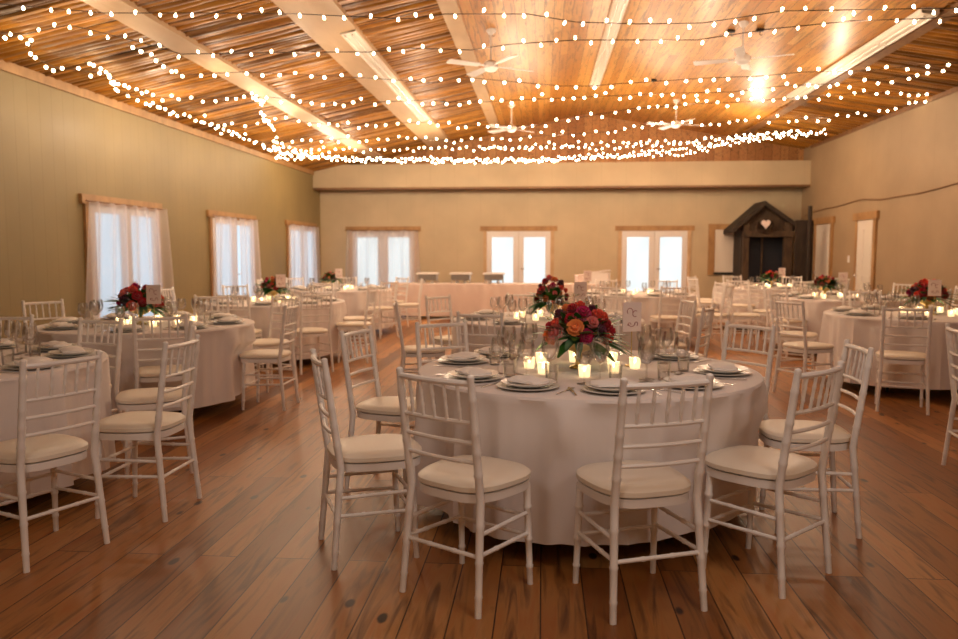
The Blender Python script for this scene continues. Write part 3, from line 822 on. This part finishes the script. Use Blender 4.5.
# window-wall column
WL1 = 'table cut off by the olive wall'
ch = [(-2.37, 3.42, -.91, .41), (-2.17, 4.03, -1, .02), (-2.50, 4.80, -.9, -.43), (-3.17, 5.02, -.25, -.97), (-3.95, 5.25, .1, -1)]
round_table(-3.52, 4.20, ch, 'L', WL1, 12); put_settings(-3.52, 4.20, [math.radians(q) for q in (-55,-10,30,62,100,150)], 'L', WL1, True, seed=2)
WL2 = 'table at the first curtained window'
ch = [(-2.95, 5.80, -.45, .89), (-2.50, 6.88, -1, .0), (-2.83, 7.80, -.5, -.87), (-3.6, 8.05, .1, -1), (-4.68, 7.12, .75, -.5), (-4.62, 6.3, .9, .3)]
round_table(-3.55, 6.75, ch, 'L', WL2, 13); put_settings(-3.55, 6.75, [math.radians(q) for q in (-75,-35,5,50,95,140,185,230)], 'L', WL2, True, seed=3)
WL3 = 'table at the middle curtained window'
ch = [(-2.42, 9.9, -1, .05), (-2.75, 9.0, -.6, .75), (-3.5, 8.8, 0, 1), (-2.6, 10.75, -.8, -.5), (-3.3, 11.2, 0, -1), (-4.3, 10.85, .65, -.7), (-4.75, 10.0, 1, 0), (-4.4, 9.1, .7, .7)]
round_table(-3.53, 10.0, ch, 'L', WL3, 14); put_settings(-3.53, 10.0, [math.radians(q) for q in range(10, 370, 45)], 'L', WL3, False, seed=4, cutlery=False)
WL4 = 'table by the corner window'
round_table(-3.60, 13.6, ring(-3.6, 13.6, 8, 1.2, .1, 5), 'L', WL4, 15); put_settings(-3.6, 13.6, [.1+PI*k/4 for k in range(8)], 'L', WL4, False, seed=5, cutlery=False)
# middle column
WC2 = 'table behind the centre table'
ch = [(-.43, 6.28, .25, .97), (.35, 6.35, -.2, 1), (1.22, 7.0, -.85, .4), (1.22, 7.9, -1, -.2), (.7, 8.6, -.5, -.85), (-.2, 8.8, .1, -1), (-.95, 8.3, .8, -.6), (-1.15, 7.35, 1, .2)]
round_table(.05, 7.6, ch, 'C', WC2, 16); put_settings(.05, 7.6, [math.radians(q) for q in range(-75, 280, 45)], 'C', WC2, True, seed=6, cutlery=False)
WC3 = 'table before the gift boxes'
round_table(1.45, 12.4, ring(1.45, 12.4, 8, 1.22, .3, 7), 'C', WC3, 17); put_settings(1.45, 12.4, [.3+PI*k/4 for k in range(8)], 'C', WC3, False, seed=7, cutlery=False)
# door-wall column
WR1 = 'large table by the beige wall'
ch = [(3.22, 7.23, .33, .95), (2.62, 7.95, .9, .43), (2.85, 9.05, .85, -.5), (3.95, 9.7, 0, -1), (4.9, 9.2, -.8, -.6), (4.55, 7.4, -.5, .87)]
round_table(3.92, 8.45, ch, 'R', WR1, 19); put_settings(3.92, 8.45, [math.radians(q) for q in (-120,-75,-165,-30,15,60,105,150)], 'R', WR1, True, seed=9)
WR2 = 'table facing the plain wall door'
ch = [(3.33, 10.9, .85, .5), (2.98, 11.85, 1, -.1), (3.55, 12.65, .6, -.8), (4.4, 12.9, 0, -1), (5.35, 12.3, -.8, -.6), (5.5, 11.3, -1, .2), (4.0, 10.4, .1, 1), (4.9, 10.5, -.5, .87)]
round_table(4.25, 11.6, ch, 'R', WR2, 20); put_settings(4.25, 11.6, [math.radians(q) for q in range(-100, 260, 45)], 'R', WR2, False, seed=10, cutlery=False)
WR3 = 'table before the rustic hut'
round_table(4.15, 15.0, ring(4.15, 15.0, 8, 1.2, .2, 9), 'R', WR3, 21); put_settings(4.15, 15.0, [.2+PI*k/4 for k in range(8)], 'R', WR3, False, seed=11, cutlery=False)
# lone chair of a table outside the frame
PA.put((2.84, 5.08, 0), math.atan2(-.15, 1)-PI/2, 'white chiavari chair cut by the picture edge beside the bare boards', 'chair', 'white chiavari chairs')

# centrepieces, cards, votives
centrepiece((.20, 4.32, TOP), .235, 'large pink, coral and red flowers in a gold pedestal bowl on the centre table', 3, nb=30)
centrepiece((-3.57, 6.66, TOP), .24, 'red and peach flowers before the first curtained window', 5, nb=26)
centrepiece((-3.53, 10.0, TOP), .20, 'red and blush flowers on the table before the middle curtained window', 6, nb=18)
centrepiece((-3.75, 13.6, TOP), .17, 'dark red flowers on the table by the back corner curtained window', 7, nb=14)
o = centrepiece((.09, 7.55, TOP), .20, 'tall coral and plum flowers on the table directly behind the centre table', 9, tall=True, nb=24)
o.location.z = TOP
centrepiece((4.06, 8.62, TOP), .23, 'burgundy and peach flowers on the large table at the beige wall edge', 10, nb=26)
centrepiece((4.05, 11.6, TOP), .19, 'burgundy flowers with pale green on the table facing the plain wall door', 12, nb=14)
centrepiece((4.27, 15.0, TOP), .18, 'red and blush flowers on the table before the rustic hut', 13, nb=14)
for (x, y, rz, lab) in ((.50, 4.42, .5, 'centre table'), (-3.36, 6.50, .1, 'table before the first curtained window'), (-3.38, 9.86, .5, 'table before the middle curtained window'), (-3.58, 13.5, .1, 'table by the back corner curtained window'),
        (.36, 7.50, .2, 'table directly behind the centre table'), (4.02, 8.38, -.1, 'large table at the beige wall edge'), (4.26, 11.5, -.1, 'table facing the plain wall door'), (4.42, 14.9, 0, 'table before the rustic hut'), (.70, 12.35, .1, 'table before the bar counter')):
    P['card'].put((x, y, TOP), rz, 'pale pink table card on a thin gold stand, '+lab, 'table card', 'table cards')
votives(.2, 4.30, 8, 'C', W0, .27, 1); votives(-3.45, 6.7, 8, 'L', WL2, .27, 2); votives(-3.5, 9.95, 6, 'L', WL3, .26, 3); votives(-3.6, 13.55, 6, 'L', WL4, .26, 4)
votives(.05, 7.55, 8, 'C', WC2, .26, 5); votives(1.45, 12.4, 6, 'C', WC3, .24, 6); 
votives(4.05, 8.45, 8, 'R', WR1, .28, 7); votives(4.15, 11.55, 8, 'R', WR2, .28, 8); votives(4.3, 14.95, 8, 'R', WR3, .30, 10)

# water jug on the centre table
j = thing('water_jug', tuple(Vector((*at(650, 352, 4.70).xy, TOP))), .5, 'clear glass water jug behind the flowers on the centre table', 'jug')
bm = bmesh.new(); lathe(bm, [(.045,0),(.052,.006),(.060,.05),(.058,.12),(.048,.16),(.052,.19),(.050,.19),(.046,.16),(.055,.12),(.057,.05),(.049,.012),(.0,.010)], 24, cap1=False); obj('jug_body', bm, M['glass'], j)
bm = bmesh.new(); tube(bm, [(.05,0,.165),(.085,0,.165),(.10,0,.13),(.09,0,.08),(.058,0,.06)], .006, 8); obj('jug_handle', bm, M['glass'], j)

# ------------------------------------------------------------------ bar table with linen and chafing dishes
bx0, bx1, by0, by1 = at(390, 285, 16.4).x, at(606, 285, 16.4).x, 16.4, 17.1
t = thing('bar_table', ((bx0+bx1)/2, (by0+by1)/2, 0), 0, 'long serving table under white linen before the back wall doors', 'table')
bw = (bx1-bx0)/2
bm = bmesh.new(); box(bm, -bw+.02, bw-.02, -.33, .33, .715, .74); obj('tabletop', bm, M['log'], t, False)
for sx in (-.9,-.3,.3,.9):
    for sy in (-.25,.25):
        bm = bmesh.new(); tube(bm, [(sx*bw,sy,.715),(sx*bw,sy,0)], .015, 6); obj('leg', bm, M['black'], t)
bm = bmesh.new(); rows = []
per = []
nn = 240
for k in range(nn):
    u = k/nn*4
    side_ = int(u); v = u-side_
    p = [(-bw+2*bw*v, -.35), (bw, -.35+.70*v), (bw-2*bw*v, .35), (-bw, .35-.70*v)][side_]
    nrm = [(0,-1),(1,0),(0,1),(-1,0)][side_]; per.append((p, nrm))
for z, am in ((.748,0),(.740,.006),(.5,.012),(.28,.02),(.07,.028)):
    rows.append([bm.verts.new((p[0]+nr[0]*(am+am*math.sin(k*1.05+.5*math.sin(k*.21))), p[1]+nr[1]*(am+am*math.sin(k*1.05+.5*math.sin(k*.21))), z)) for k, (p, nr) in enumerate(per)])
for a, b in zip(rows, rows[1:]):
    for k in range(nn): bm.faces.new((a[k], a[(k+1)%nn], b[(k+1)%nn], b[k]))
bm.faces.new(rows[0])
tag(obj('table_linen', bm, M['linen'], None, True, t.location), 'pale pink-white linen draped over the long serving table', 'tablecloth')
def chafing():
    t = thing('chafing_dish')
    bm = bmesh.new(); box(bm, -.20, .20, -.14, .14, .07, .19); bmesh.ops.bevel(bm, geom=bm.edges[:], offset=.012, segments=2, affect='EDGES'); obj('pan', bm, M['pewter'], t)
    bm = bmesh.new(); box(bm, -.235, .235, -.16, .16, .19, .215); box(bm, -.22, .22, -.15, .15, .215, .235); bmesh.ops.bevel(bm, geom=bm.edges[:], offset=.006, segments=1, affect='EDGES'); obj('lid', bm, M['ceramic'], t)
    for sx in (-1, 1):
        for sy in (-1, 1):
            bm = bmesh.new(); tube(bm, [(sx*.20,sy*.13,0),(sx*.18,sy*.12,.12)], .008, 6); obj('leg', bm, M['metal'], t)
    for sx in (-.09, .09):
        lathe_part('burner', [(.0,0),(.035,0),(.035,.055),(.028,.06),(0,.06)], M['ceramic'], t, 12).location = (sx, 0, 0)
    return t
cdp = chafing(); freeze(None); CP = Proto(cdp)
for px, s_ in ((428,'closest to the window wall'),(461,'in the middle of three'),(494,'closest to the flowers')):
    CP.put((at(px, 280, 16.7).x, 16.7, .75), 0, 'chafing dish with pale lid on the serving table, '+s_, 'chafing dish', 'chafing dishes')
# gift boxes at the end of the serving table
for px, w_, h_, rz, m_, lab in ((588,.20,.20,.2,M['card'],'narrow pale gift box on the serving table end'),(607,.40,.30,-.25,M['napkin'],'wide pale gift box with sloping lid on the serving table end')):
    b_ = thing('gift_box', (at(px, 280, 16.7).x-.15, 16.7, .75), rz, lab, 'box')
    bm = bmesh.new(); box(bm, -w_/2, w_/2, -.12, .12, 0, h_*.8); obj('box_body', bm, m_, b_, False)
    bm = bmesh.new(); box(bm, -w_/2-.01, w_/2+.01, -.13, .13, 0, .03, Matrix.Translation((0,0,h_*.82)) @ Matrix.Rotation(-.12, 4, 'Y')); obj('box_lid', bm, m_, b_, False)

# ------------------------------------------------------------------ fairy lights
bulb_me = None
bm = bmesh.new(); lathe(bm, [(0,-.017),(.008,-.0145),(.0125,-.006),(.0115,.003),(.007,.012),(.007,.018)], 8, cap1=False); 
bulb_me = bpy.data.meshes.new('bulb'); bm.to_mesh(bm and bulb_me); bm.free(); bulb_me.materials.append(M['bulb'])
bulb_me.polygons.foreach_set('use_smooth', [True]*len(bulb_me.polygons))
bm = bmesh.new(); bmesh.ops.create_icosphere(bm, subdivisions=1, radius=.020)
small_me = bpy.data.meshes.new('bulb'); bm.to_mesh(small_me); bm.free(); small_me.materials.append(M['bulb'])
def hang_point(px, py, Yk):
    d = ray(px, py); s = Yk/d.y
    for _ in range(200):
        p = EYE+d*s
        if XL+.05 < p.x < XR-.05 and p.z < ceil_z(p.x)-.055-(.05 if p.x < -1.1 else 0): return p
        s *= .993
    return p
LIGHT_PTS = []
def strand(poly, Yk, spacing, label, seed, big=True, jit=.02):
    rnd = random.Random(seed); pts = []
    for (x0, y0), (x1, y1) in zip(poly, poly[1:]):
        n = max(2, int((x1-x0 if x1 > x0 else 10)/14))
        for i in range(n): pts.append(hang_point(x0+(x1-x0)*i/n, y0+(y1-y0)*i/n, Yk))
    pts.append(hang_point(*poly[-1], Yk))
    t = thing('fairy_light_strand', tuple(pts[0]), 0, label, 'string lights', 'fairy light strands'); o0 = pts[0].copy()
    bm = bmesh.new(); tube(bm, [p-o0 for p in pts], .0045, 4); obj('wire', bm, M['socket'], t)
    # walk the wire
    acc = 0; nxt = spacing/2; places = []
    for a, b in zip(pts, pts[1:]):
        L = (b-a).length
        while nxt <= acc+L and L > 0:
            places.append(a.lerp(b, (nxt-acc)/L)); nxt += spacing*rnd.uniform(.75,1.25)
        acc += L
    me = bulb_me if big else small_me
    rest = bmesh.new() if len(places) > 100 else None
    for k, p in enumerate(places):
        q = p-o0; up_ = rnd.random() < .35
        off = Vector((rnd.uniform(-.01,.01), rnd.uniform(-jit,jit), (.022 if up_ else -.022)+rnd.uniform(-jit,jit)))
        if p.z+off.z > ceil_z(p.x)-.04: off.z = -.02
        if k < 100:
            o = bpy.data.objects.new('bulb', me); COL.objects.link(o); o.parent = t; o.location = q+off
            o.rotation_euler = (PI if up_ else rnd.uniform(-.4,.4), rnd.uniform(-.4,.4), 0)
        else: bmesh.ops.create_icosphere(rest, subdivisions=1, radius=.0165, matrix=Matrix.Translation(q+off))
    if rest: tag(obj('more_bulbs', rest, M['bulb'], t), kind='stuff')
    for k in range(5):
        p = pts[int((k+.7)/5.4*(len(pts)-1))].copy(); p.z = min(p.z, ceil_z(p.x)-.45); LIGHT_PTS.append((p, 1.0))
    return len(places)
S = [
 ([(-40,2),(0,4),(105,13),(220,13),(302,14),(404,19),(445,14),(528,14),(575,22),(640,24),(703,23),(782,11),(958,8),(1000,8)], 7.0, .20, 'first strand of warm fairy lights across the top of the view'),
 ([(-30,30),(25,34),(70,25),(140,42),(181,54),(251,53),(300,52),(369,52),(411,48),(471,50),(513,44),(575,40),(620,40),(697,40),(770,29),(851,21),(938,18),(1000,12)], 8.0, .20, 'second strand of warm fairy lights, sagging gently over the centre table'),
 ([(128,44),(150,55),(180,75),(243,72),(313,75),(382,79),(436,83),(462,77),(505,81),(560,86),(589,86),(646,82),(706,78),(763,76),(802,72),(861,71),(914,66),(960,63)], 9.8, .20, 'third strand of warm fairy lights from the viewer, below the ceiling fan'),
 ([(85,62),(102,70),(125,86),(150,97),(181,98),(268,97),(330,103),(378,102),(425,100),(467,103),(516,100),(566,98),(628,95),(674,93),(730,92),(782,86),(848,83),(889,78),(945,72)], 10.8, .15, 'fourth strand of warm fairy lights from the viewer, densely bulbed'),
 ([(200,118),(242,128),(277,120),(336,125),(372,124),(430,122),(478,126),(534,126),(571,119),(630,109),(691,104),(743,102),(827,95),(893,92),(935,94)], 12.6, .17, 'fifth strand of warm fairy lights, dipping at mid hall'),
 ([(215,126),(262,143),(342,139),(395,138),(430,140),(471,140),(518,137),(575,134),(618,131),(654,122),(701,125),(748,120),(789,119),(838,117),(874,111),(928,102)], 14.0, .17, 'sixth strand of warm fairy lights, ending high on the beige wall'),
 ([(262,148),(330,150),(395,150),(428,148),(459,148),(501,148),(550,145),(597,143),(656,142),(703,140),(746,134),(800,128)], 15.6, .14, 'seventh strand of warm fairy lights, just above the brightest bunch'),
 ([(274,150),(295,154),(336,158),(372,158),(428,159),(484,160),(540,160),(570,158),(597,156),(654,152),(703,147),(746,136),(794,134),(825,131)], 16.8, .075, 'brightest bunched strand of fairy lights across the far end'),
 ([(276,158),(314,156),(355,160),(400,160),(443,161),(525,160),(601,157),(640,155),(695,153),(722,144),(765,139),(825,132)], 17.0, .085, 'lower strand twined into the brightest bunch of fairy lights'),
 ([(480,146),(520,147),(590,148),(640,146),(690,143),(725,140),(790,133)], 16.3, .12, 'short strand of fairy lights over the middle of the bright bunch'),
 ([(-20,30),(28,38),(33,57),(54,67),(85,71),(108,74),(117,90),(147,100),(163,108),(182,115),(205,123),(235,136),(262,142),(277,157)], 12.5, .16, 'strand of fairy lights looped along the top of the olive wall'),
 ([(250,92),(262,100),(261,109),(264,116),(270,124),(277,136),(274,150)], 13.5, .13, 'short strand of fairy lights hanging down toward the window wall corner'),
]
for i, (pl, Yk, sp, lab) in enumerate(S): strand(pl, Yk, sp, lab, i+1, big=Yk < 9.0, jit=.012 if Yk < 10 else .035)
# small dark hooks holding the strands
for i, (px, py) in enumerate(((492,31),(731,31),(760,30),(443,101),(654,80))):
    d = ray(px, py); s = 5.0
    while s < 22:
        p = EYE+d*s
        if p.z > ceil_z(p.x)-.02: break
        s += .02
    hk = thing('ceiling_hook', tuple(p), 0, ['dark hook on the pale planks over the centre table','dark hook on the door-wall slope above the strands','second dark hook close to the bright glare patch','dark hook by the end of the window-slope fixture','dark hook past the end of the ridge fixture'][i], 'hook', 'ceiling hooks')
    bm = bmesh.new(); box(bm, -.05, .05, -.03, .03, -.02, .02); obj('hook_plate', bm, M['black'], hk, False)
    bm = bmesh.new(); tube(bm, [(0,0,-.015),(0,.0,-.06),(.02,0,-.075),(.035,0,-.06)], .006, 6); obj('hook_wire', bm, M['black'], hk)

# ------------------------------------------------------------------ lights
def point(loc, w, col=(1,.75,.52), r=.04):
    l = bpy.data.lights.new('strand_or_fill_glow', 'POINT'); l.energy = w; l.color = col; l.shadow_soft_size = r; l.specular_factor = .3  # serves both the strand bulbs and the added front fill
    o = bpy.data.objects.new('strand_or_fill_glow', l); COL.objects.link(o); o.location = loc; return o
WST = [6,8,11,14,16,16,16,24,20,6,3,3]
for i, (p, _) in enumerate(LIGHT_PTS):
    s_ = i//5
    q = Vector(p); q.z -= .10
    point(q, WST[s_], r=.05)
# added fill lights for the front of the hall, no lamps seen there
for x, y, w in ((-1.4,.0,34),(2.0,.0,50),(.5,2.4,32)):
    point((x, y, 3.0), w, (1,.90,.82), .4)

w = bpy.data.worlds.new('world'); SC.world = w; w.use_nodes = True
w.node_tree.nodes['Background'].inputs[0].default_value = (.5,.55,.6,1); w.node_tree.nodes['Background'].inputs[1].default_value = .02

# ------------------------------------------------------------------ camera
cam = bpy.data.cameras.new('camera'); co = bpy.data.objects.new('camera', cam); COL.objects.link(co)
co.location = EYE; co.rotation_euler = (PI/2-PITCH, 0, YAW)
cam.sensor_width = 36; cam.lens = F/958*36; cam.clip_start = .05
cam.dof.use_dof = True; cam.dof.focus_distance = 3.9; cam.dof.aperture_fstop = 2.4
SC.camera = co
SC.view_settings.view_transform = 'Standard'; SC.view_settings.look = 'None'; SC.view_settings.exposure = 0.42
SC.cycles.max_bounces = 8; SC.cycles.transparent_max_bounces = 24; SC.cycles.sample_clamp_indirect = 4; SC.cycles.caustics_reflective = False; SC.cycles.caustics_refractive = False
